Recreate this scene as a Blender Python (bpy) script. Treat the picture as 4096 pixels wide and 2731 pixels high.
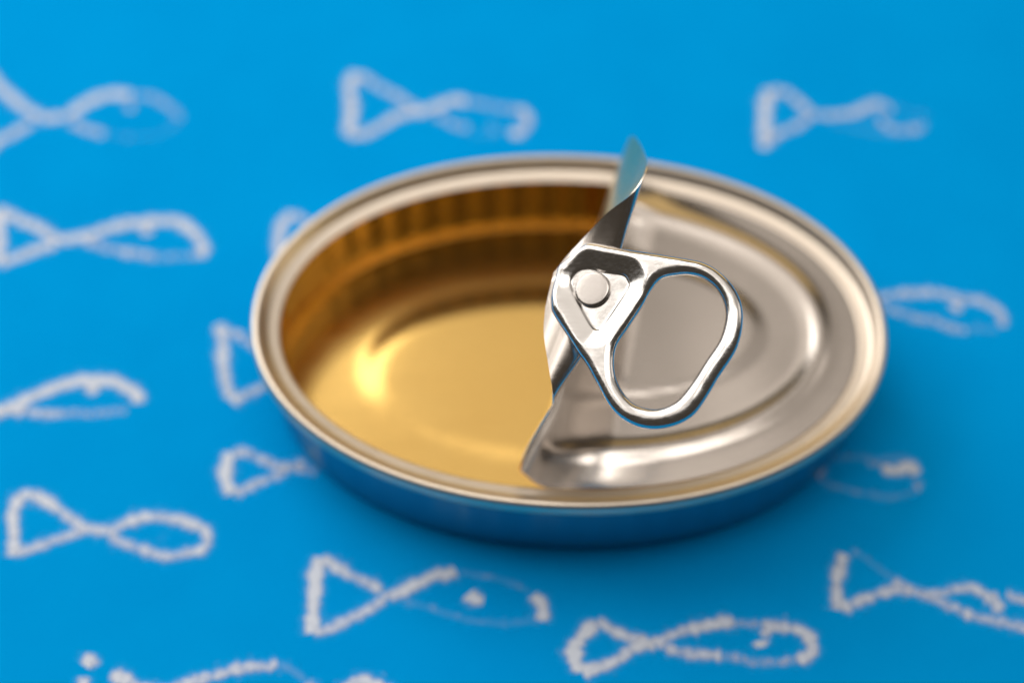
import bpy, bmesh, math, random
import numpy as np
from mathutils import Vector, Matrix, noise as mnoise
from mathutils.geometry import delaunay_2d_cdt

random.seed(7); np.random.seed(7)
for o in list(bpy.data.objects): bpy.data.objects.remove(o)
sc = bpy.context.scene
col = sc.collection
MM = 0.001                                   # shapes are written in millimetres

# ------------------------------------------------------------------ camera
cam_d = bpy.data.cameras.new("camera")
cam_d.sensor_width = 36.0
cam_d.lens = 55.37
cam_d.clip_start = 0.01; cam_d.clip_end = 20.0
cam = bpy.data.objects.new("camera", cam_d); col.objects.link(cam)
cam.location = (-9.414*MM, -146.138*MM, 237.735*MM)
cam.rotation_euler = (math.radians(33.0), 0, 0)
cam_d.dof.use_dof = True
cam_d.dof.focus_distance = 0.2262
cam_d.dof.aperture_fstop = 5.5
sc.camera = cam

# ------------------------------------------------------------------ light
world = bpy.data.worlds.new("World"); sc.world = world; world.use_nodes = True
bg = world.node_tree.nodes["Background"]
bg.inputs["Color"].default_value = (1.0, 0.86, 0.70, 1)
bg.inputs["Strength"].default_value = 0.06

def softbox(name, loc, target, sx, sy, radiance, color):
    L = bpy.data.lights.new(name, 'AREA'); L.shape = 'RECTANGLE'; L.size = sx; L.size_y = sy
    L.energy = radiance * math.pi * sx * sy     # watts for the wanted radiance
    L.color = color
    o = bpy.data.objects.new(name, L); col.objects.link(o)
    o.location = loc
    o.rotation_euler = (Vector(target) - Vector(loc)).to_track_quat('-Z', 'Y').to_euler()
    return o
softbox("softbox_key", (-0.52, 0.42, 0.46), (0, 0, 0), 0.74, 0.74, 2.75, (1.0, 0.97, 0.93))
softbox("ceiling_bounce", (-0.375, 0.35, 0.95), (-0.375, 0.35, 0), 1.16, 1.00, 0.92, (1.0, 0.92, 0.84))      # bright half of the ceiling, its edge shows in the lid
softbox("ceiling_bounce_dim", (0.62, 0.35, 0.96), (0.62, 0.35, 0), 0.81, 1.00, 0.40, (1.0, 0.91, 0.82))
softbox("softbox_top", (0.0, -0.05, 0.62), (0, 0, 0), 0.50, 0.20, 2.6, (1.0, 0.95, 0.90))
softbox("fill_right", (0.46, 0.10, 0.30), (0, 0, 0), 0.22, 0.26, 1.1, (1.0, 0.93, 0.86))  # added fill from the right, brightens the inside of the lid's fold
softbox("bounce_low", (0.10, 0.80, 0.28), (0, 0, 0.02), 0.9, 0.42, 0.80, (1.0, 0.70, 0.28))

sc.view_settings.view_transform = 'Standard'; sc.view_settings.look = 'None'
sc.view_settings.exposure = 0.0; sc.view_settings.gamma = 1.0
sc.view_settings.use_curve_mapping = False
sc.render.engine = 'CYCLES'
sc.cycles.use_denoising = True
sc.cycles.max_bounces = 12; sc.cycles.glossy_bounces = 10; sc.cycles.diffuse_bounces = 4
sc.cycles.transparent_max_bounces = 24
sc.cycles.sample_clamp_indirect = 6.0

# ------------------------------------------------------------------ materials
def new_mat(name):
    m = bpy.data.materials.new(name); m.use_nodes = True
    nt = m.node_tree; b = nt.nodes["Principled BSDF"]
    return m, nt, b
def mixcol(nt, fac, a, b):
    n = nt.nodes.new("ShaderNodeMix"); n.data_type = 'RGBA'
    nt.links.new(fac, n.inputs[0]); n.inputs[6].default_value = (*a, 1); n.inputs[7].default_value = (*b, 1)
    return n.outputs[2]
def noise_tex(nt, scale, vec_scale, rot=(0, 0, 0), detail=3.0, rough=.55, coord="Object"):
    tc = nt.nodes.new("ShaderNodeTexCoord"); mp = nt.nodes.new("ShaderNodeMapping")
    mp.inputs["Scale"].default_value = vec_scale; mp.inputs["Rotation"].default_value = rot
    nt.links.new(tc.outputs[coord], mp.inputs["Vector"])
    n = nt.nodes.new("ShaderNodeTexNoise"); n.inputs["Scale"].default_value = scale
    n.inputs["Detail"].default_value = detail; n.inputs["Roughness"].default_value = rough
    nt.links.new(mp.outputs["Vector"], n.inputs["Vector"])
    return n.outputs["Fac"]
def ramp(nt, fac, lo, hi, vlo=0., vhi=1.):
    r = nt.nodes.new("ShaderNodeMapRange"); r.clamp = True; r.interpolation_type = 'SMOOTHSTEP'
    r.inputs["From Min"].default_value = lo; r.inputs["From Max"].default_value = hi
    r.inputs["To Min"].default_value = vlo; r.inputs["To Max"].default_value = vhi
    nt.links.new(fac, r.inputs["Value"]); return r.outputs["Result"]
def bump(nt, b, h, strength, dist):
    n = nt.nodes.new("ShaderNodeBump"); n.inputs["Strength"].default_value = strength
    n.inputs["Distance"].default_value = dist; nt.links.new(h, n.inputs["Height"])
    nt.links.new(n.outputs["Normal"], b.inputs["Normal"]); return n
def metal(name, c0, c1, rough, grain=(60, 4500, 4500), rot=(0, 0, 0), gb=.05, rv=.06):
    m, nt, b = new_mat(name)
    b.inputs["Metallic"].default_value = 1.0
    g = noise_tex(nt, 1.0, grain, rot, 4.0, .6)
    s = noise_tex(nt, 90.0, (1, 1, 1), (0, 0, 0), 4.0, .6)
    nt.links.new(mixcol(nt, s, c0, c1), b.inputs["Base Color"])
    nt.links.new(ramp(nt, g, .3, .7, rough - rv, rough + rv), b.inputs["Roughness"])
    if gb: bump(nt, b, g, gb, 0.00006)
    return m
M = {}
M['lid'] = metal("brushed_tinplate", (.62, .565, .515), (.66, .605, .555), .21, gb=.010, rv=.03)
M['tab'] = metal("pressed_steel", (.68, .66, .64), (.74, .72, .70), .20, grain=(260, 3200, 3200), rot=(0, 0, math.radians(28)), gb=.05, rv=.06)
M['rivet'] = metal("stamped_steel", (.45, .42, .395), (.49, .46, .435), .24, grain=(900, 900, 900), gb=.12, rv=.03)
M['rim'] = metal("seamed_tinplate", (.72, .635, .535), (.77, .68, .575), .40, gb=.03)
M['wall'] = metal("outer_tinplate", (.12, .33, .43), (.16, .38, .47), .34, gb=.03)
M['gold'] = metal("gold_lacquer", (.69, .44, .13), (.72, .475, .15), .20, gb=.05)
M['under'] = metal("pale_lacquer", (.72, .60, .34), (.76, .64, .38), .32, gb=.02)
M['edge'] = metal("cut_edge", (.93, .84, .70), (.95, .88, .76), .35, gb=0)

m, nt, b = new_mat("blue_painted_board"); M['board'] = m
n1 = noise_tex(nt, 45, (1, 1, 1), detail=5, rough=.6); n2 = noise_tex(nt, 2600, (1, 1, 1), detail=3)
nt.links.new(mixcol(nt, ramp(nt, n1, .3, .7), (.0002, .34, .83), (.0003, .36, .86)), b.inputs["Base Color"])
b.inputs["Roughness"].default_value = .7; b.inputs["Specular IOR Level"].default_value = .0
bump(nt, b, n2, .25, .00008)

m, nt, b = new_mat("chalk"); M['chalk'] = m
at = nt.nodes.new("ShaderNodeAttribute"); at.attribute_name = "cover"; at.attribute_type = 'GEOMETRY'
nA = noise_tex(nt, 620, (1, 1, 1), detail=2, rough=.5); nB = noise_tex(nt, 1500, (1, 1, 1), detail=2)
def math_n(nt, op, a, bb):
    n = nt.nodes.new("ShaderNodeMath"); n.operation = op
    for i, x in enumerate((a, bb)):
        if isinstance(x, (int, float)): n.inputs[i].default_value = x
        else: nt.links.new(x, n.inputs[i])
    return n.outputs[0]
nz = math_n(nt, 'ADD', math_n(nt, 'MULTIPLY', nA, .75), math_n(nt, 'MULTIPLY', nB, .30))
v = math_n(nt, 'ADD', at.outputs["Fac"], math_n(nt, 'MULTIPLY', math_n(nt, 'SUBTRACT', nz, .52), 1.2))
core = ramp(nt, v, .08, .98, 0, .94)
halo = ramp(nt, at.outputs["Fac"], .0, .5, 0, .24)
alpha = math_n(nt, 'MAXIMUM', core, halo)
b.inputs["Base Color"].default_value = (.79, .85, .96, 1); b.inputs["Roughness"].default_value = .95
b.inputs["Specular IOR Level"].default_value = .05
nt.links.new(alpha, b.inputs["Alpha"])

m, nt, b = new_mat("violet_ink"); M['ink'] = m
b.inputs["Base Color"].default_value = (.10, .07, .16, 1); b.inputs["Roughness"].default_value = .5
b.inputs["Alpha"].default_value = .45

# ------------------------------------------------------------------ measured shapes (mm, on the board, on the tab's plane, along the lid's edge)
FISH = {
 'A1': [
  ('t', 0.8, [(-124.3,81.7),(-117.8,75.4),(-112.3,69.0),(-108.2,65.0),(-104.6,62.3),(-101.5,60.8),(-97.3,61.6)]),
  ('t', 0.7, [(-117.6,47.0),(-112.7,52.0),(-109.9,55.3),(-107.4,57.1),(-104.1,59.7)]),
  ('t', 0.9, [(-124.3,81.7),(-121.4,63.8),(-117.6,47.0)]),
  ('b', 0.85, [(-97.3,61.6),(-94.4,64.8),(-90.7,67.0),(-87.6,67.2),(-85.5,66.7)]),
  ('b', 0.42, [(-84.6,66.7),(-81.7,66.5),(-79.9,65.3),(-77.0,63.3),(-75.0,60.6)]),
  ('b', 0.6, [(-96.5,59.7),(-92.8,57.8),(-89.3,56.7)]),
  ('b', 0.12, [(-89.3,56.7),(-84.6,56.0),(-79.1,56.7),(-74.7,60.1)]),
  ('e', 0.5, [(-85.9,65.9),(-85.4,62.7)]),
 ],
 'A2': [
  ('t', 0.9, [(-107.4,38.2),(-105.9,31.8),(-104.9,25.4)]),
  ('t', 0.8, [(-107.4,38.2),(-102.3,35.5),(-97.8,33.1),(-94.8,31.1),(-92.1,31.1)]),
  ('t', 0.8, [(-104.6,25.4),(-100.9,27.4),(-97.2,29.1),(-94.7,30.1)]),
  ('b', 0.85, [(-92.1,31.1),(-89.0,32.1),(-84.5,34.1),(-79.2,35.1),(-75.1,35.5),(-71.5,34.5),(-68.4,31.4),(-67.1,29.1),(-67.7,27.1)]),
  ('b', 0.6, [(-89.4,30.7),(-84.2,28.7),(-79.6,27.7),(-75.7,26.9)]),
  ('b', 0.38, [(-75.7,26.9),(-73.0,26.9),(-71.4,27.1),(-67.7,27.1)]),
  ('e', 0.8, [(-79.0,34.3),(-77.7,32.1)]),
 ],
 'B1': [
  ('t', 1, [(-103.2,-7.9),(-99.0,-6.5),(-96.4,-5.0),(-93.9,-3.4)]),
  ('t', 0.7, [(-103.4,-5.0),(-99.0,-6.1),(-96.2,-6.3),(-91.6,-6.9)]),
  ('b', 0.95, [(-93.9,-3.4),(-90.0,-1.4),(-86.0,-0.1),(-83.1,-0.1),(-80.3,-0.1),(-77.6,-1.4),(-75.4,-3.0),(-75.3,-4.7)]),
  ('b', 0.6, [(-91.6,-6.9),(-87.8,-6.8)]),
  ('b', 0.42, [(-87.8,-6.8),(-85.0,-6.6),(-83.3,-6.9),(-80.8,-6.6),(-76.7,-6.0)]),
  ('e', 0.9, [(-84.2,-0.9),(-82.6,-2.7)]),
 ],
 'B2': [
  ('t', 0.8, [(-62.9,11.8),(-61.8,9.7),(-61.1,4.9),(-60.3,0.6),(-58.8,-4.0)]),
  ('t', 0.6, [(-62.6,11.4),(-59.2,9.7),(-56.8,8.0),(-54.4,6.6),(-49.6,3.9)]),
  ('t', 0.7, [(-58.7,-4.4),(-55.8,-2.7),(-52.6,-0.7),(-48.0,1.9)]),
 ],
 'B3': [
  ('t', 0.95, [(-57.7,-14.6),(-58.3,-17.1),(-58.1,-20.1),(-57.0,-22.6)]),
  ('t', 0.6, [(-57.7,-14.6),(-55.3,-14.6),(-52.1,-16.1),(-49.3,-17.4),(-47.1,-17.4)]),
  ('t', 0.6, [(-56.7,-22.6),(-53.1,-20.7),(-49.9,-19.2),(-47.9,-18.0)]),
  ('b', 0.7, [(-49.0,-17.5),(-47.1,-17.4),(-45.0,-16.1)]),
  ('b', 0.5, [(-47.1,-17.4),(-42.7,-18.4)]),
 ],
 'B4': [
  ('t', 0.85, [(-90.7,-22.4),(-92.8,-23.5),(-93.2,-26.8),(-92.4,-30.6),(-92.1,-34.1)]),
  ('t', 0.75, [(-90.8,-22.3),(-86.9,-24.7),(-83.2,-27.4),(-80.8,-29.1),(-78.4,-29.4),(-76.3,-29.3)]),
  ('t', 0.65, [(-92.0,-33.8),(-88.6,-32.4),(-84.1,-30.6),(-80.8,-29.4)]),
  ('t', 0.5, [(-76.3,-29.3),(-75.9,-31.1)]),
  ('b', 0.75, [(-76.5,-29.3),(-75.3,-28.6),(-72.5,-27.4),(-69.9,-26.8),(-65.8,-27.4),(-62.5,-28.3),(-60.5,-29.7),(-60.0,-31.8),(-61.5,-33.2),(-63.8,-33.5)]),
  ('b', 0.65, [(-76.1,-30.5),(-74.4,-31.5),(-70.5,-32.9),(-66.4,-34.1),(-63.5,-33.5)]),
  ('e', 0.07, [(-68.2,-29.7),(-66.5,-30.6)]),
 ],
 'C1': [
  ('t', 0.9, [(-76.5,-50.9),(-76.7,-52.3),(-77.2,-53.2)]),
  ('t', 0.8, [(-77.2,-54.8),(-76.9,-58.0),(-76.3,-61.3)]),
  ('t', 0.5, [(-76.4,-51.8),(-75.1,-53.2)]),
  ('t', 0.75, [(-73.1,-54.4),(-71.1,-55.1),(-68.8,-56.2),(-65.5,-57.7)]),
  ('t', 0.7, [(-76.3,-61.3),(-70.9,-60.0),(-65.5,-57.7),(-61.4,-56.2)]),
  ('b', 0.7, [(-61.4,-56.2),(-58.4,-55.2),(-55.6,-54.4),(-53.5,-53.6),(-51.1,-53.4),(-48.5,-53.2),(-46.6,-52.8)]),
  ('b', 0.25, [(-46.6,-52.8),(-45.5,-53.2),(-43.6,-54.3),(-41.8,-55.7)]),
  ('b', 0.6, [(-41.8,-55.7),(-40.8,-57.3),(-42.7,-60.2),(-49.2,-60.7),(-61.3,-57.1)]),
 ],
 'C2': [
  ('t', 0.8, [(-35.4,-60.2),(-35.2,-56.8),(-33.3,-55.4),(-32.0,-55.7),(-28.8,-57.5),(-25.5,-59.3)]),
  ('t', 0.7, [(-35.4,-60.2),(-31.9,-60.9),(-25.5,-59.3)]),
 ],
 'H1': [
  ('t', 1, [(-40.9,-34.3),(-41.7,-37.0),(-41.6,-40.2),(-41.7,-43.2),(-41.7,-46.3),(-41.4,-47.5)]),
  ('t', 0.7, [(-40.9,-34.3),(-38.7,-35.8),(-35.9,-37.5),(-33.1,-38.9),(-30.8,-40.2)]),
  ('t', 0.7, [(-41.4,-47.5),(-39.1,-46.9),(-37.1,-45.9),(-35.7,-45.1),(-34.4,-44.5),(-32.9,-43.6),(-31.8,-42.8),(-30.1,-41.8)]),
  ('b', 0.85, [(-30.7,-41.1),(-27.9,-40.8),(-26.0,-39.5),(-23.8,-38.5),(-21.9,-37.5),(-19.8,-37.3),(-18.6,-36.8)]),
  ('b', 0.15, [(-18.6,-36.8),(-13.6,-37.7),(-8.8,-39.1),(-6.2,-40.8)]),
  ('b', 0.95, [(-6.0,-41.0),(-4.9,-42.4),(-4.3,-43.9),(-4.9,-45.5)]),
  ('b', 0.16, [(-26.9,-42.0),(-23.1,-43.2),(-17.3,-45.1),(-11.7,-45.9),(-7.9,-45.7),(-5.1,-45.5)]),
  ('e', 1, [(-16.5,-40.6),(-15.5,-41.6),(-14.0,-41.8)]),
 ],
 'D1': [
  ('t', 0.95, [(4.2,-45.7),(1.5,-48.4),(0.5,-50.8),(1.4,-54.2)]),
  ('t', 0.75, [(4.2,-45.3),(7.4,-47.4),(10.6,-48.8),(13.4,-49.5)]),
  ('t', 0.8, [(1.7,-54.2),(4.9,-53.2),(7.5,-51.9),(10.8,-49.8),(13.4,-49.5)]),
  ('b', 0.8, [(13.4,-49.5),(16.8,-47.8),(20.1,-46.7),(23.4,-46.0),(26.6,-45.7)]),
  ('b', 0.4, [(26.6,-45.7),(30.8,-46.4)]),
  ('b', 0.8, [(30.8,-46.2),(35.6,-46.7),(37.8,-47.8),(38.6,-49.8),(37.7,-51.5),(35.8,-52.0)]),
  ('b', 0.7, [(14.7,-49.5),(17.2,-50.8),(20.4,-51.2),(23.9,-51.5)]),
  ('b', 0.42, [(23.9,-51.5),(26.8,-51.9),(28.7,-52.5),(33.1,-52.5),(35.8,-52.0)]),
  ('e', 1, [(30.3,-48.8),(30.6,-50.0)]),
  ('e', 0.6, [(31.4,-46.7),(31.3,-48.4)]),
 ],
 'D2': [
  ('t', 0.8, [(45.7,-33.6),(44.7,-35.7),(43.6,-39.3),(43.1,-43.6)]),
  ('t', 0.17, [(46.7,-32.8),(48.8,-34.3),(50.0,-35.4),(53.0,-38.3)]),
  ('t', 0.7, [(43.8,-43.4),(47.9,-41.8),(52.7,-40.1),(56.0,-40.4)]),
  ('t', 0.6, [(52.9,-38.4),(54.8,-39.5),(56.0,-40.4)]),
  ('b', 0.65, [(56.0,-40.4),(59.2,-40.8),(62.6,-40.1),(65.3,-39.7),(67.1,-40.4),(68.5,-42.2)]),
  ('e', 0.7, [(68.8,-40.4),(69.3,-42.5),(68.8,-44.3)]),
  ('b', 0.6, [(71.0,-40.9),(73.8,-42.0),(78.3,-43.9),(79.8,-46.4)]),
  ('b', 0.6, [(56.9,-40.8),(60.9,-42.5),(63.6,-43.9),(66.1,-45.0),(69.2,-45.7),(72.3,-46.4),(77.0,-47.4),(79.8,-46.4)]),
 ],
 'E1': [
  ('t', 0.85, [(-40.6,72.9),(-42.1,70.0),(-41.5,64.9),(-41.4,60.8),(-41.6,56.6)]),
  ('t', 0.6, [(-40.1,72.6),(-37.4,70.0),(-34.1,67.8),(-31.3,65.8),(-29.1,63.8)]),
  ('t', 0.75, [(-41.4,56.4),(-38.3,56.9),(-35.4,58.8),(-32.8,61.0),(-29.7,62.4)]),
  ('b', 0.85, [(-30.5,62.7),(-27.6,62.7),(-24.4,63.8),(-21.3,65.5),(-18.5,65.2)]),
  ('b', 0.45, [(-18.5,65.2),(-16.0,64.7),(-12.8,63.8),(-9.6,63.3)]),
  ('b', 0.7, [(-9.6,63.3),(-7.1,62.4),(-6.3,59.9),(-7.5,57.5),(-10.2,56.9)]),
  ('b', 0.5, [(-24.4,61.9),(-22.2,59.9),(-20.1,58.8),(-18.0,58.2)]),
  ('b', 0.12, [(-20.1,58.8),(-15.9,56.6),(-11.7,56.6)]),
  ('e', 0.3, [(-13.8,59.4),(-12.7,56.9)]),
 ],
 'F1': [
  ('t', 0.9, [(42.5,68.1),(41.1,64.4),(40.5,60.3),(40.1,55.6),(39.7,53.2)]),
  ('t', 0.65, [(42.5,68.1),(45.0,67.8),(47.0,66.1),(48.3,64.4),(49.6,62.5)]),
  ('t', 0.6, [(40.2,54.5),(43.0,57.0),(45.6,58.1),(47.8,59.7),(49.5,61.4)]),
  ('b', 0.7, [(49.5,61.9),(51.8,61.6),(55.0,61.6),(58.2,62.2),(60.9,63.6),(63.4,64.7),(65.4,63.7),(65.4,62.5)]),
  ('e', 0.6, [(63.2,61.6),(64.0,59.2)]),
  ('b', 0.5, [(64.0,59.2),(65.3,58.1),(67.8,57.8),(70.3,58.1),(72.2,59.4)]),
  ('b', 0.12, [(66.3,63.9),(69.9,62.5),(73.5,61.1)]),
  ('b', 0.12, [(53.7,59.4),(58.8,58.1),(62.8,57.0),(68.0,56.4)]),
 ],
 'G1': [
  ('b', 0.6, [(54.5,17.1),(56.9,17.7),(60.7,18.4),(65.2,18.9),(69.2,18.7),(72.9,17.4),(76.0,17.1),(78.2,15.8),(79.6,13.6),(79.5,11.4)]),
  ('b', 0.5, [(54.6,17.7),(58.0,15.8),(62.0,14.2),(64.4,13.0),(67.5,12.4),(70.4,11.1),(72.9,10.6)]),
  ('b', 0.22, [(72.9,10.6),(74.5,10.8),(78.4,10.8)]),
  ('e', 0.8, [(71.2,16.6),(72.2,14.6)]),
 ],
 'G2': [
  ('e', 0.9, [(53.7,-17.7),(56.4,-18.0),(58.7,-17.2),(59.7,-18.8)]),
  ('b', 0.35, [(51.4,-16.9),(53.9,-16.6)]),
  ('b', 0.55, [(44.2,-17.2),(42.5,-19.1)]),
  ('b', 0.38, [(60.0,-19.9),(59.2,-21.9)]),
  ('b', 0.16, [(42.5,-19.1),(44.3,-16.6),(47.6,-15.5),(53.0,-15.8),(57.9,-15.8),(60.3,-18.0)]),
  ('b', 0.2, [(59.2,-21.9),(54.5,-23.2),(49.7,-22.4),(46.2,-21.3),(42.5,-19.7)]),
 ],
 'K1': [
  ('t', 0.8, [(-51.1,37.3),(-52.8,35.0),(-53.3,31.7),(-52.8,27.5),(-52.1,23.7)]),
  ('t', 0.55, [(-51.1,37.3),(-48.3,35.0),(-44.5,32.4),(-39.6,29.1)]),
  ('t', 0.5, [(-52.1,23.7),(-47.2,26.6),(-39.6,29.1)]),
 ],
}
TAB = dict(P=[2.046, -14.736, 49.788], n=[-0.3402, -0.2699, 0.9008], x=[0.9403, -0.0977, 0.3259], y=[0.0, 0.9579, 0.287],
 outer=[[-5.21, 4.04], [-4.28, 4.82], [-1.4, 6.85], [0.14, 7.09], [3.18, 6.17], [6.07, 5.28], [10.34, 4.11], [14.54, 2.88], [16.6, 2.15], [18.51, 0.83], [20.2, -1.08], [21.36, -3.21], [21.87, -5.52], [21.69, -8.13], [20.91, -10.74], [19.78, -12.62], [18.26, -14.61], [15.23, -19.01], [13.26, -20.6], [10.91, -21.37], [8.35, -21.49], [6.01, -20.87], [3.67, -19.41], [1.94, -17.3], [0.57, -14.57], [-1.03, -11.42], [-2.44, -9.26], [-4.23, -6.21], [-6.08, -3.13], [-6.42, -1.67], [-6.33, -0.06], [-5.77, 2.2]],
 hole=[[10.24, 0.47], [12.35, 0.76], [14.47, 0.59], [16.51, -0.32], [18.26, -2.01], [19.29, -4.24], [19.45, -6.62], [18.44, -9.7], [16.41, -12.52], [14.39, -15.37], [12.38, -17.65], [10.41, -18.6], [8.42, -18.68], [6.08, -17.83], [4.54, -16.32], [3.36, -14.01], [3.01, -11.39], [3.46, -8.79], [5.11, -6.42], [7.3, -3.39], [8.76, -0.98]],
 panel=[[1.68, 2.72], [4.56, 1.94], [5.4, 1.04], [5.53, 0.01], [4.49, -1.76], [1.54, -5.64], [0.6, -6.24], [-0.33, -5.59], [-1.89, -2.67], [-3.1, -0.04], [-3.45, 1.77], [-2.4, 3.27], [-0.49, 3.49]])
FLAP = [
  ((-3.84, -30.65, 17.75), (12.06, 30.88, 18.1)),
  ((-7.36, -28.37, 17.9), (9.71, 30.25, 19.8)),
  ((-8.04, -27.78, 19.2), (9.0, 27.83, 24.5)),
  ((-7.1, -27.67, 24.5), (9.49, 23.84, 34.0)),
  ((-5.25, -27.2, 30.5), (10.11, 19.66, 43.0)),
  ((-3.83, -27.03, 35.2), (11.28, 9.74, 50.0)),
  ((-3.3, -27.97, 39.47), (11.29, 2.67, 54.17)),
  ((-3.58, -26.73, 41.52), (8.97, -1.53, 53.81)),
  ((-4.15, -23.29, 42.89), (4.36, -4.01, 51.88)),
  ((-4.74, -18.81, 44.06), (-0.44, -7.46, 49.09)),
  ((-4.5, -15.2, 45.29), (-3.22, -10.25, 47.26)),
]
LIFT_H, LIFT_W, CURL = 0.7, 16.0, 2.2
def hash_seed(s): return sum((i+1)*ord(c) for i, c in enumerate(s))

# ------------------------------------------------------------------ helpers
def link(name, me, parent=None, mats=(), smooth=True):
    o = bpy.data.objects.new(name, me); col.objects.link(o)
    for mt in mats: me.materials.append(M[mt])
    if parent is not None: o.parent = parent
    if smooth:
        me.polygons.foreach_set("use_smooth", [True]*len(me.polygons))
    me.update(); return o
def mesh(name, verts, faces, midx=None):
    me = bpy.data.meshes.new(name)
    me.from_pydata([tuple(float(c)*MM for c in v) for v in verts], [], [tuple(f) for f in faces])
    if midx is not None: me.polygons.foreach_set("material_index", midx)
    return me
A0, B0, EXP, YAW = 53.0, 35.4, 2.07, math.radians(-2.0)
cY, sY = math.cos(YAW), math.sin(YAW)
def oval(o, th):
    """point of the tin's oval, o millimetres inside its outermost edge"""
    c, s = np.cos(th), np.sin(th); a, b = A0-o, np.maximum(B0-o, .0005)
    x = a*np.sign(c)*np.abs(c)**(2/EXP); y = b*np.sign(s)*np.abs(s)**(2/EXP)
    return np.stack([cY*x-sY*y, sY*x+cY*y], -1)
def inset(P):
    """how far inside the outer edge a point lies (inverse of oval)"""
    x = np.abs(cY*P[..., 0]+sY*P[..., 1]); y = np.abs(-sY*P[..., 0]+cY*P[..., 1])
    lo = np.zeros_like(x)-3; hi = np.full_like(x, B0-.05)
    for _ in range(40):
        mid = (lo+hi)/2
        ins = (x/(A0-mid))**EXP+(y/(B0-mid))**EXP < 1
        lo = np.where(ins, mid, lo); hi = np.where(ins, hi, mid)
    return (lo+hi)/2
def sweep(name, prof, n=288, closed=False, wob=None, cap=False, midx=None):
    """carry a list of (inset, height) round the oval"""
    # even spacing round the perimeter
    t = np.linspace(0, 2*np.pi, 4001); p = oval(0, t); s = np.r_[0, np.cumsum(np.hypot(*np.diff(p, axis=0).T))]
    th = np.interp(np.linspace(0, s[-1], n+1)[:-1], s, t); ph = np.linspace(0, 2*np.pi, n+1)[:-1]
    V = []; Fc = []; mi = []
    for (o, z) in prof:
        oo = o + (wob(ph, z) if wob else 0*ph)
        V += [(x, y, z) for x, y in oval(oo, th)]
    k = len(prof); rng = k if closed else k-1
    for j in range(rng):
        for i in range(n):
            a, b = j*n+i, j*n+(i+1) % n; c, d = ((j+1) % k)*n+(i+1) % n, ((j+1) % k)*n+i
            Fc.append((a, b, c, d)); mi.append(midx(j) if midx else 0)
    return mesh(name, V, Fc, mi)
def crom(P, m):
    """smooth curve through points, m samples a span"""
    P = np.asarray(P, float); Q = np.vstack([2*P[0]-P[1], P, 2*P[-1]-P[-2]]); out = []
    for i in range(1, len(Q)-2):
        for t in np.arange(m)/m:
            p0, p1, p2, p3 = Q[i-1:i+3]
            out.append(.5*((2*p1)+(p2-p0)*t+(2*p0-5*p1+4*p2-p3)*t*t+(3*p1-p0-3*p2+p3)*t**3))
    out.append(Q[-2]); return np.array(out)
def sstep(a, b, x):
    t = np.clip((x-a)/(b-a), 0, 1); return t*t*(3-2*t)

# ------------------------------------------------------------------ the board
bm = bmesh.new()
bmesh.ops.create_cube(bm, size=1.0, matrix=Matrix.Translation((0, 0.02, -.0015)) @ Matrix.Diagonal((.56, .50, .003, 1)))
bmesh.ops.bevel(bm, geom=list(bm.edges), offset=.0006, segments=2, affect='EDGES')
me = bpy.data.meshes.new("blue_board"); bm.to_mesh(me); bm.free()
board = link("blue_board", me, None, ['board'], smooth=False)
board["kind"] = "structure"; board["label"] = "bright blue matt board covered with chalk fish drawings"

FISH_LABEL = {
 'A1': "chalk fish in the upper left corner, its nose faded away",
 'A2': "chalk fish at the left edge, level with the back of the tin, with a closed nose",
 'B1': "chalk fish body entering from the left edge, without a visible tail",
 'B2': "chalk fish tail half covered by the left end of the tin",
 'B3': "small chalk fish tail and stub beside the lower left wall of the tin",
 'B4': "complete chalk fish at lower left with an oval body and no eye",
 'C1': "chalk fish cut off by the bottom edge at lower left",
 'C2': "chalk fish of which only a tail tip shows at the bottom edge",
 'H1': "large chalk fish in front of the tin with a faint body and a bold eye",
 'D1': "chalk fish at the bottom right of centre with a round white eye",
 'D2': "chalk fish cut off by the right edge at lower right",
 'E1': "chalk fish behind the left half of the tin",
 'F1': "chalk fish at upper right with a broken wavy body",
 'G1': "chalk fish head sticking out from behind the right end of the tin",
 'G2': "smudged, nearly wiped chalk fish in the shadow right of the tin",
 'K1': "chalk tail tip peeping out behind the upper left rim of the tin",
}
layer = [0]
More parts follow.
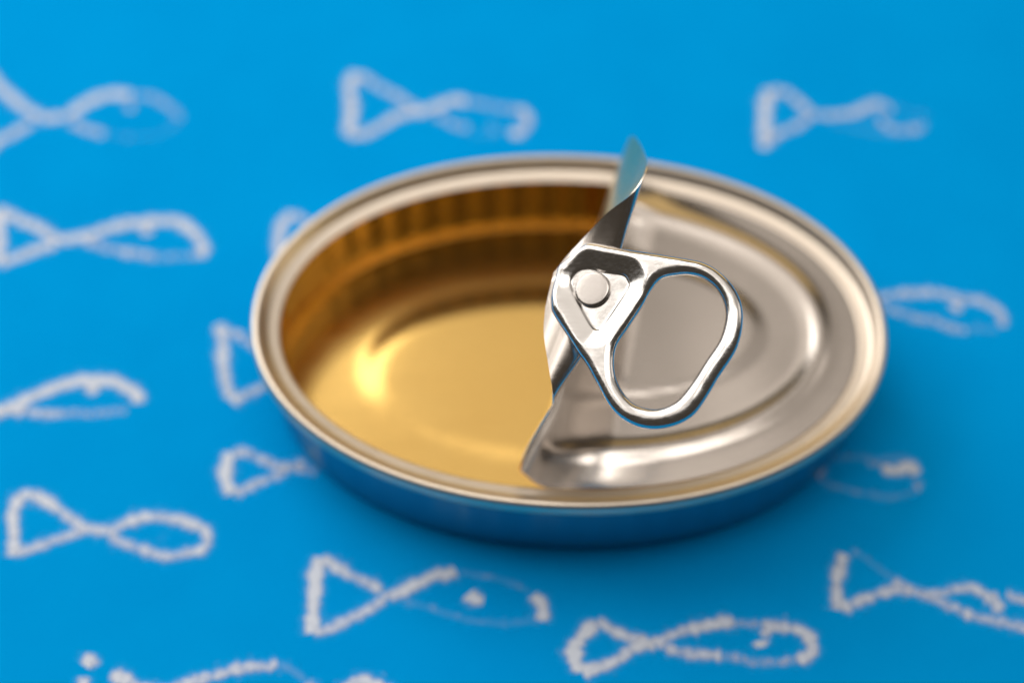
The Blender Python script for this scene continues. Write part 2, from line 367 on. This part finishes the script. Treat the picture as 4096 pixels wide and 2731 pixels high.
def chalk_mesh(name, strokes, seed):
    V = []; Fc = []; cov = []; rs = random.Random(seed)
    for pr, pts in strokes:
        layer[0] += 1; z = .06 + .012*(layer[0] % 9)
        pts = np.array(pts); seg = np.hypot(*np.diff(pts, axis=0).T).sum()
        C = crom(pts, 24); d = np.r_[0, np.cumsum(np.hypot(*np.diff(C, axis=0).T))]
        n = max(4, int(seg/.22)); s = np.linspace(0, d[-1], n)
        C = np.stack([np.interp(s, d, C[:, 0]), np.interp(s, d, C[:, 1])], -1)
        T = np.gradient(C, axis=0); T /= np.linalg.norm(T, axis=1)[:, None]+1e-9; N = np.stack([-T[:, 1], T[:, 0]], -1)
        ph = rs.uniform(0, 900); base = len(V)
        prof = [(-2.3, 0), (-1.35, .12), (-1., .45), (-.55, .95), (0, 1), (.55, .95), (1., .45), (1.35, .12), (2.3, 0)]
        for i in range(n):
            q = s[i]
            lump = mnoise.noise((q*.55, ph, 0))*.40 + mnoise.noise((q*1.15, ph, 3))*.34
            side = mnoise.noise((q*1.1, ph, 7))*.28
            w = (.50+.62*pr)*(1+lump*.6)
            end = min(1, (q+.25)/.9, (s[-1]-q+.25)/.9)
            p = pr*(1+.55*lump)*(.55+.45*end)
            for x, c in prof:
                wx = x*w if abs(x) > 1.2 else x*w*(1+.22*mnoise.noise((q*1.3, ph+x*4, 11)))
                V.append((C[i, 0]+N[i, 0]*(wx+side), C[i, 1]+N[i, 1]*(wx+side), z)); cov.append(max(0, c*p))
        k = len(prof)
        for i in range(n-1):
            for j in range(k-1):
                a = base+i*k+j; Fc.append((a, a+k, a+k+1, a+1))
    me = mesh(name, V, Fc)
    at = me.attributes.new("cover", 'FLOAT', 'POINT'); at.data.foreach_set("value", cov)
    return me
PARTS = {'t': 'tail_outline', 'b': 'body_outline', 'e': 'eye'}
for k, strokes in FISH.items():
    root = bpy.data.objects.new("chalk_fish", None); col.objects.link(root); root.parent = board
    root.empty_display_size = .01; root["label"] = FISH_LABEL[k]
    for code, nm in PARTS.items():
        st = [(pr, pts) for c, pr, pts in strokes if c == code]
        if st: link(nm, chalk_mesh(nm, st, hash_seed(k+code)), root, ['chalk'])

# ------------------------------------------------------------------ the tin
tin = bpy.data.objects.new("sardine_tin", None); col.objects.link(tin); tin.empty_display_size = .05
tin["label"] = "opened oval sardine tin with gold inside and rolled-up silver lid on the blue board"
tin["category"] = "tin can"

RIM_Z = 20.0
rim_prof = [(2.25, 17.25), (1.0, 17.0), (.35, 17.05), (.05, 17.4), (0, 18.2), (.02, 19.1), (.18, 19.6), (.5, 19.9), (.9, 20.0), (1.3, 19.88),
            (1.6, 19.5), (1.85, 18.95), (2.15, 18.4), (2.55, 18.05), (3.1, 17.85), (3.8, 17.74), (4.3, 17.68), (4.52, 17.58),
            (4.6, 17.46), (4.5, 17.32), (4.2, 17.36), (3.2, 17.3), (2.6, 17.1)]
link("rim", sweep("rim", rim_prof, closed=True), tin, ['rim'])

def flute(ph, z):
    return .11*np.cos(ph*50)*sstep(1.8, 5.0, z)*(1-sstep(14.5, 16.8, z))
wz = [17.2, 16.6, 15.8, 15, 14, 12, 10, 8, 6.5, 5, 4.2, 3.5, 2.8]
wall_prof = [(2.25, z) for z in wz] + [(2.27, 2.0), (2.32, 1.4), (2.5, .85), (2.85, .42), (3.4, .16), (4.3, .05), (6.5, .0)]
link("outer_wall", sweep("outer_wall", wall_prof, n=580, wob=flute), tin, ['wall'])
in_prof = [(2.45, z) for z in wz] + [(2.45, 2.2), (2.45, 1.7), (2.45, 1.2)]
link("inner_wall", sweep("inner_wall", in_prof, n=580, wob=lambda ph, z: .7*flute(ph, z)), tin, ['gold'])
fl = [(2.46, 1.22), (2.65, 1.15), (2.95, 1.2), (3.25, 1.42), (3.5, 1.56), (3.8, 1.6), (5, 1.6), (8, 1.6), (12, 1.6), (15, 1.6), (16, 1.63), (17, 1.71), (18, 1.86), (19, 2.04), (20, 2.2), (21, 2.3), (22, 2.33), (25, 2.34), (30, 2.34), (34.6, 2.34), (35.3996, 2.34)]
link("base_panel", sweep("base_panel", fl, n=288), tin, ['gold'])

# ---- the lid: one sheet of straight generators, flat on the right, rolled up on the left
LID_Z = 17.72
OFF = 4.62
def th_at(pred_x, back):
    t = np.linspace(.02, np.pi-.02, 3000)*(1 if back else -1); p = oval(OFF, t)
    return t[np.argmin(np.abs(p[:, 0]-pred_x))]
thF0, thB0 = th_at(5.5, False), th_at(17.5, True)
Fs, Bs = [], []
K0 = 64
for k in range(K0):
    u = k/(K0-1); u = 1-(1-u)**1.6        # from the right-hand end of the oval ...
    Fs.append((*oval(OFF, np.array(thF0*u-1e-3)), LID_Z)); Bs.append((*oval(OFF, np.array(thB0*u+1e-3)), LID_Z))
flatF, flatB = list(Fs), list(Bs)
cf = crom([Fs[-1]]+[f for f, b in FLAP], 14)[1:]; cb = crom([Bs[-1]]+[b for f, b in FLAP], 14)[1:]   # ... to the rolled-up left end
# flat positions of the flap lines, to carry the pressed rings onto them
mid0 = (np.array(Fs[-1])+np.array(Bs[-1]))/2
arc = np.r_[0, np.cumsum(np.linalg.norm(np.diff((cf+cb)/2, axis=0), axis=1))]+.6
for i in range(len(cf)):
    Fs.append(cf[i]); Bs.append(cb[i])
    flatF.append(np.array(flatF[K0-1])+np.array([-1, .02, 0])*arc[i]); flatB.append(np.array(flatB[K0-1])+np.array([-1, .06, 0])*arc[i])
Fs, Bs, flatF, flatB = map(np.array, (Fs, Bs, flatF, flatB))
NT = 72
tt = .5-.5*np.cos(np.linspace(0, np.pi, NT+1)); tt = .6*tt+.4*np.linspace(0, 1, NT+1)
G = Fs[:, None]*(1-tt[None, :, None])+Bs[:, None]*tt[None, :, None]
Q = flatF[:, None]*(1-tt[None, :, None])+flatB[:, None]*tt[None, :, None]
ins = inset(Q[..., :2])
bead = .64*np.exp(-((ins-10.9)/1.55)**2) + .45*sstep(20.0, 22.0, ins)
fade = np.ones(len(Fs)); ia = np.arange(len(Fs))-K0
fade = 1-sstep(4, 30, ia)
bead = bead*fade[:, None]
# the sheet lifts gently towards the roll before it folds
flat = ia < 0
if True:
    gd = (Bs[K0-1]-Fs[K0-1])[:2]; gd /= np.linalg.norm(gd); nrm = np.array([gd[1], -gd[0]])   # to the right of the fold
    dist = (Q[..., :2]-Fs[K0-1][:2])@nrm
    edge = sstep(0, 4.5, ins-OFF)
    lift = LIFT_H*np.clip(1-dist/LIFT_W, 0, 1)**2
    wgt = np.where(flat[:, None], 1.0, (1-sstep(0, 14, ia))[:, None])
    G[..., 2] += lift*wgt*(.15+.85*edge)
    # between its ends the rolled sheet bows to the right
    kn = [13, 27, 41, 55, 69, 83]
    tp = np.interp(ia, kn, [.24, .23, .21, .15, .08, .03])[:, None]; am = np.interp(ia, kn, [0, 1.2, 1.9, 1.8, .9, 0])[:, None]
    G[..., 0] += am*sstep(0, 1, tt[None, :]/tp)*(1-sstep(0, .17, tt[None, :]-tp))
    rw = sstep(80, 95, ia)*(1-sstep(101, 120, ia))
    G[..., 0] += 1.5*rw[:, None]*(sstep(0, .24, tt)*(1-sstep(.36, .85, tt)))[None, :]
# the back corner of the torn end curls up a little further
cw = sstep(74, 98, ia)*(1-sstep(112, 140, ia))
tnv = np.array(TAB['n'])
up = np.clip((tt-.62)/.38, 0, 1)**2
G = G+(cw[:, None]*up[None, :]*CURL)[..., None]*tnv
# normals for the pressed rings and the thickness
def grid_normals(G):
    du = np.gradient(G, axis=0); dv = np.gradient(G, axis=1); n = np.cross(du, dv)
    n /= np.linalg.norm(n, axis=-1)[..., None]+1e-12
    return n
Nn = grid_normals(G)
if Nn[5, NT//2, 2] < 0: Nn = -Nn
G = G+Nn*bead[..., None]
dn = np.array([mnoise.noise((p[0]*.075, p[1]*.075, p[2]*.05)) for p in G.reshape(-1, 3)]).reshape(G.shape[:2])
G = G+Nn*(dn*.10*sstep(0, 5, ins-OFF))[..., None]
Nn2 = grid_normals(G)
if Nn2[5, NT//2, 2] < 0: Nn2 = -Nn2
TH = .22
Bt = G-Nn2*TH
R_, C_ = G.shape[:2]; idx = lambda i, j: i*C_+j; NV = R_*C_
V = [tuple(p) for p in G.reshape(-1, 3)]+[tuple(p) for p in Bt.reshape(-1, 3)]; Fc = []; mi = []
for i in range(R_-1):
    for j in range(C_-1):
        Fc.append((idx(i, j), idx(i, j+1), idx(i+1, j+1), idx(i+1, j))); mi.append(0)
        Fc.append((NV+idx(i, j), NV+idx(i+1, j), NV+idx(i+1, j+1), NV+idx(i, j+1))); mi.append(1)
per = [(i, 0) for i in range(R_)]+[(R_-1, j) for j in range(1, C_)]+[(i, C_-1) for i in range(R_-2, -1, -1)]+[(0, j) for j in range(C_-2, 0, -1)]
nE = len(V)
for (i, j) in per: V += [tuple(G[i, j]), tuple(Bt[i, j])]
for q in range(len(per)):
    a = nE+2*q; b2 = nE+2*((q+1) % len(per)); Fc.append((a, b2, b2+1, a+1)); mi.append(2)
lid = link("lid", mesh("lid", V, Fc, mi), tin, ['lid', 'under', 'edge'])
lid["label"] = "silver lid with pressed oval rings, torn open and folded up across the middle"

# ---- ring pull, pressed from sheet: local plane x/y, height along its normal
tabP, tabN, tabX, tabY = map(np.array, (TAB['P'], TAB['n'], TAB['x'], TAB['y']))
def resample(P, step):
    P = np.array(P); P = np.vstack([P, P[:1]]); C = crom_closed(P[:-1], 12)
    C = np.vstack([C, C[:1]]); d = np.r_[0, np.cumsum(np.hypot(*np.diff(C, axis=0).T))]
    s = np.linspace(0, d[-1], int(d[-1]/step)+1)[:-1]
    return np.stack([np.interp(s, d, C[:, 0]), np.interp(s, d, C[:, 1])], -1)
def crom_closed(P, m):
    n = len(P); out = []
    for i in range(n):
        p0, p1, p2, p3 = P[i-1], P[i], P[(i+1) % n], P[(i+2) % n]
        for t in np.arange(m)/m:
            out.append(.5*((2*p1)+(p2-p0)*t+(2*p0-5*p1+4*p2-p3)*t*t+(3*p1-p0-3*p2+p3)*t**3))
    return np.array(out)
def area(P): return .5*np.sum(P[:, 0]*np.roll(P[:, 1], -1)-np.roll(P[:, 0], -1)*P[:, 1])
def inside(P, poly):
    x, y = P[:, 0], P[:, 1]; r = np.zeros(len(P), bool)
    a = poly; b = np.roll(poly, -1, 0)
    for (x1, y1), (x2, y2) in zip(a, b):
        if y1 == y2: continue
        c = ((y1 > y) != (y2 > y)) & (x < (x2-x1)*(y-y1)/(y2-y1)+x1); r ^= c
    return r
def dist_to(P, poly):
    a = poly; b = np.roll(poly, -1, 0); best = np.full(len(P), 1e9)
    for p, q in zip(a, b):
        e = q-p; t = np.clip(((P-p)@e)/(e@e), 0, 1); best = np.minimum(best, np.hypot(*(P-p-t[:, None]*e).T))
    return best
def offset_in(P, d, sgn):
    T = np.roll(P, -1, 0)-np.roll(P, 1, 0); T /= np.linalg.norm(T, axis=1)[:, None]
    return P+sgn*d*np.stack([-T[:, 1], T[:, 0]], -1)
outer = resample(TAB['outer'], .24); hole = resample(TAB['hole'], .24); panel = resample(TAB['panel'], .3)
so = 1 if area(outer) > 0 else -1; sh_ = -1 if area(hole) > 0 else 1
pts = [outer, hole]
rows = []
for d in (.04, .11, .2, .32, .46, .62, .8, 1.0, 1.2, 1.4, 1.6):
    for lp, sg in ((outer, so), (hole, sh_)):
        q = offset_in(lp, d, sg); rows.append(q[np.minimum(dist_to(q, outer), dist_to(q, hole)) > d-.02])
pts += rows
for d in (-.18, 0, .18, .34): pts.append(offset_in(panel, d, 1 if area(panel) > 0 else -1))
gx, gy = np.meshgrid(np.arange(outer[:, 0].min(), outer[:, 0].max(), .27), np.arange(outer[:, 1].min(), outer[:, 1].max(), .27))
g = np.stack([gx.ravel(), gy.ravel()], -1); g = g+(np.random.rand(*g.shape)-.5)*.05
do = dist_to(g, outer); dh = dist_to(g, hole); dp = dist_to(g, panel)
g = g[inside(g, outer) & ~inside(g, hole) & (do > 1.75) & (dh > 1.75) & ((dp > .42) | (dp > 9))]
allp = np.vstack(pts+[g]); no, nh = len(outer), len(hole)
keep = np.ones(len(allp), bool); rest = allp[no+nh:]
keep[no+nh:] = inside(rest, outer) & ~inside(rest, hole)
allp = allp[keep]
edges = [(i, (i+1) % no) for i in range(no)]+[(no+i, no+(i+1) % nh) for i in range(nh)]
res = delaunay_2d_cdt([Vector(p) for p in allp], edges, [], 0, 1e-5, False)
P2 = np.array([tuple(v) for v in res[0]]); tris = [tuple(f) for f in res[2]]
cen = np.array([P2[list(f)].mean(0) for f in tris]); ok = inside(cen, outer) & ~inside(cen, hole)
tris = [t for t, k in zip(tris, ok) if k]
def tab_h(P):
    do, dh = dist_to(P, outer), dist_to(P, hole); d = np.minimum(do, dh)
    r = 1.35
    h = np.where(d < r, np.sqrt(np.maximum(0, r*r-(r-d)**2))-r, 0)
    h = h*.72
    dp = dist_to(P, panel)*np.where(inside(P, panel), -1, 1)
    bowl = 1-(.7*np.clip(dp/2.7, 0, 1)+.3*sstep(0, 2.7, dp))
    h = h-.92*bowl
    h = h-.30*(1-sstep(-.22, .08, dp))
    nz = np.array([mnoise.noise((p[0]*.5, p[1]*.5, 1.7)) for p in P])
    return h+.035*nz
hz = tab_h(P2)
tw = lambda p, h: tabP+tabX*p[0]+tabY*p[1]+tabN*h
V = [tw(p, h) for p, h in zip(P2, hz)]; Fc = []
for t in tris:
    a, b2, c = P2[list(t)]
    if (b2[0]-a[0])*(c[1]-a[1])-(b2[1]-a[1])*(c[0]-a[0]) < 0: t = t[::-1]
    Fc.append(t)
# curled hem: down and back under
def find(Pq):
    return [int(np.argmin(np.sum((P2-p)**2, 1))) for p in Pq]
for loop, sg in ((outer, so), (hole, sh_)):
    base = find(loop); n = len(loop); prev = base
    for d, dz in ((-.02, -.28), (.06, -.5), (.3, -.66), (.75, -.68)):
        pp = offset_in(loop, d, sg); cur = []
        for i in range(n):
            cur.append(len(V)); V.append(tw(pp[i], hz[base[i]]+dz))
        for i in range(n):
            q = (prev[i], cur[i], cur[(i+1) % n], prev[(i+1) % n]); Fc.append(q)
        prev = cur
tme = mesh("pull_tab", V, Fc)
bm = bmesh.new(); bm.from_mesh(tme); bmesh.ops.recalc_face_normals(bm, faces=bm.faces); bm.to_mesh(tme); bm.free()
tab = link("pull_tab", tme, lid, ['tab'])
tab["label"] = "shiny steel ring pull standing up above the lid"

# rivet that holds the tab
rp = [(0, 0.02), (.8, 0.02), (1.6, .015), (2.4, 0.012), (2.56, 0.005), (2.68, -.03), (2.80, -.11), (2.88, -.24), (2.90, -.42), (2.84, -.56), (2.8, -1.5)]
n = 72; V = []; Fc = []
for r_, h_ in rp[1:]:
    for i in range(n):
        a = 2*math.pi*i/n; V.append(tw((.93*r_*math.cos(a), .93*r_*math.sin(a)), h_-.60))
V.append(tw((0, 0), rp[0][1]-.60)); c0 = len(V)-1
for i in range(n): Fc.append((c0, i, (i+1) % n))
for j in range(len(rp)-2):
    for i in range(n): Fc.append((j*n+i, (j+1)*n+i, (j+1)*n+(i+1) % n, j*n+(i+1) % n))
riv = link("rivet", mesh("rivet", V, Fc), lid, ['rivet']); riv["label"] = "flat round rivet head in the middle of the ring pull"

# faint ink-jet code on the lid
V = []; Fc = []
rs = random.Random(3)
def lid_z(x, y):
    d = (G[:, :, 0]-x)**2+(G[:, :, 1]-y)**2+1e3*(G[:, :, 2] > 21); k = np.unravel_index(np.argmin(d), d.shape); return G[k][2]
for cx, cy, kind in ((4.6, -8.0, 0), (6.0, -8.5, 1), (7.3, -9.1, 2), (8.6, -9.8, 1), (7.6, -11.0, 0), (8.9, -11.5, 2)):
    for k in range(3):
        if kind == k == 1: continue
        x, y = cx+(k % 2)*.55, cy+.45*(k-1); w, hgt = (.22, .8) if k != 1 else (.6, .2)
        b0 = len(V)
        for sx, sy in ((-1, -1), (1, -1), (1, 1), (-1, 1)):
            V.append((x+sx*w*.5, y+sy*hgt*.5, lid_z(x, y)+.10+.01*k))
        Fc.append((b0, b0+1, b0+2, b0+3))
code = link("printed_code", mesh("printed_code", V, Fc), lid, ['ink'], smooth=False); code["label"] = "faint violet printed code on the lid"
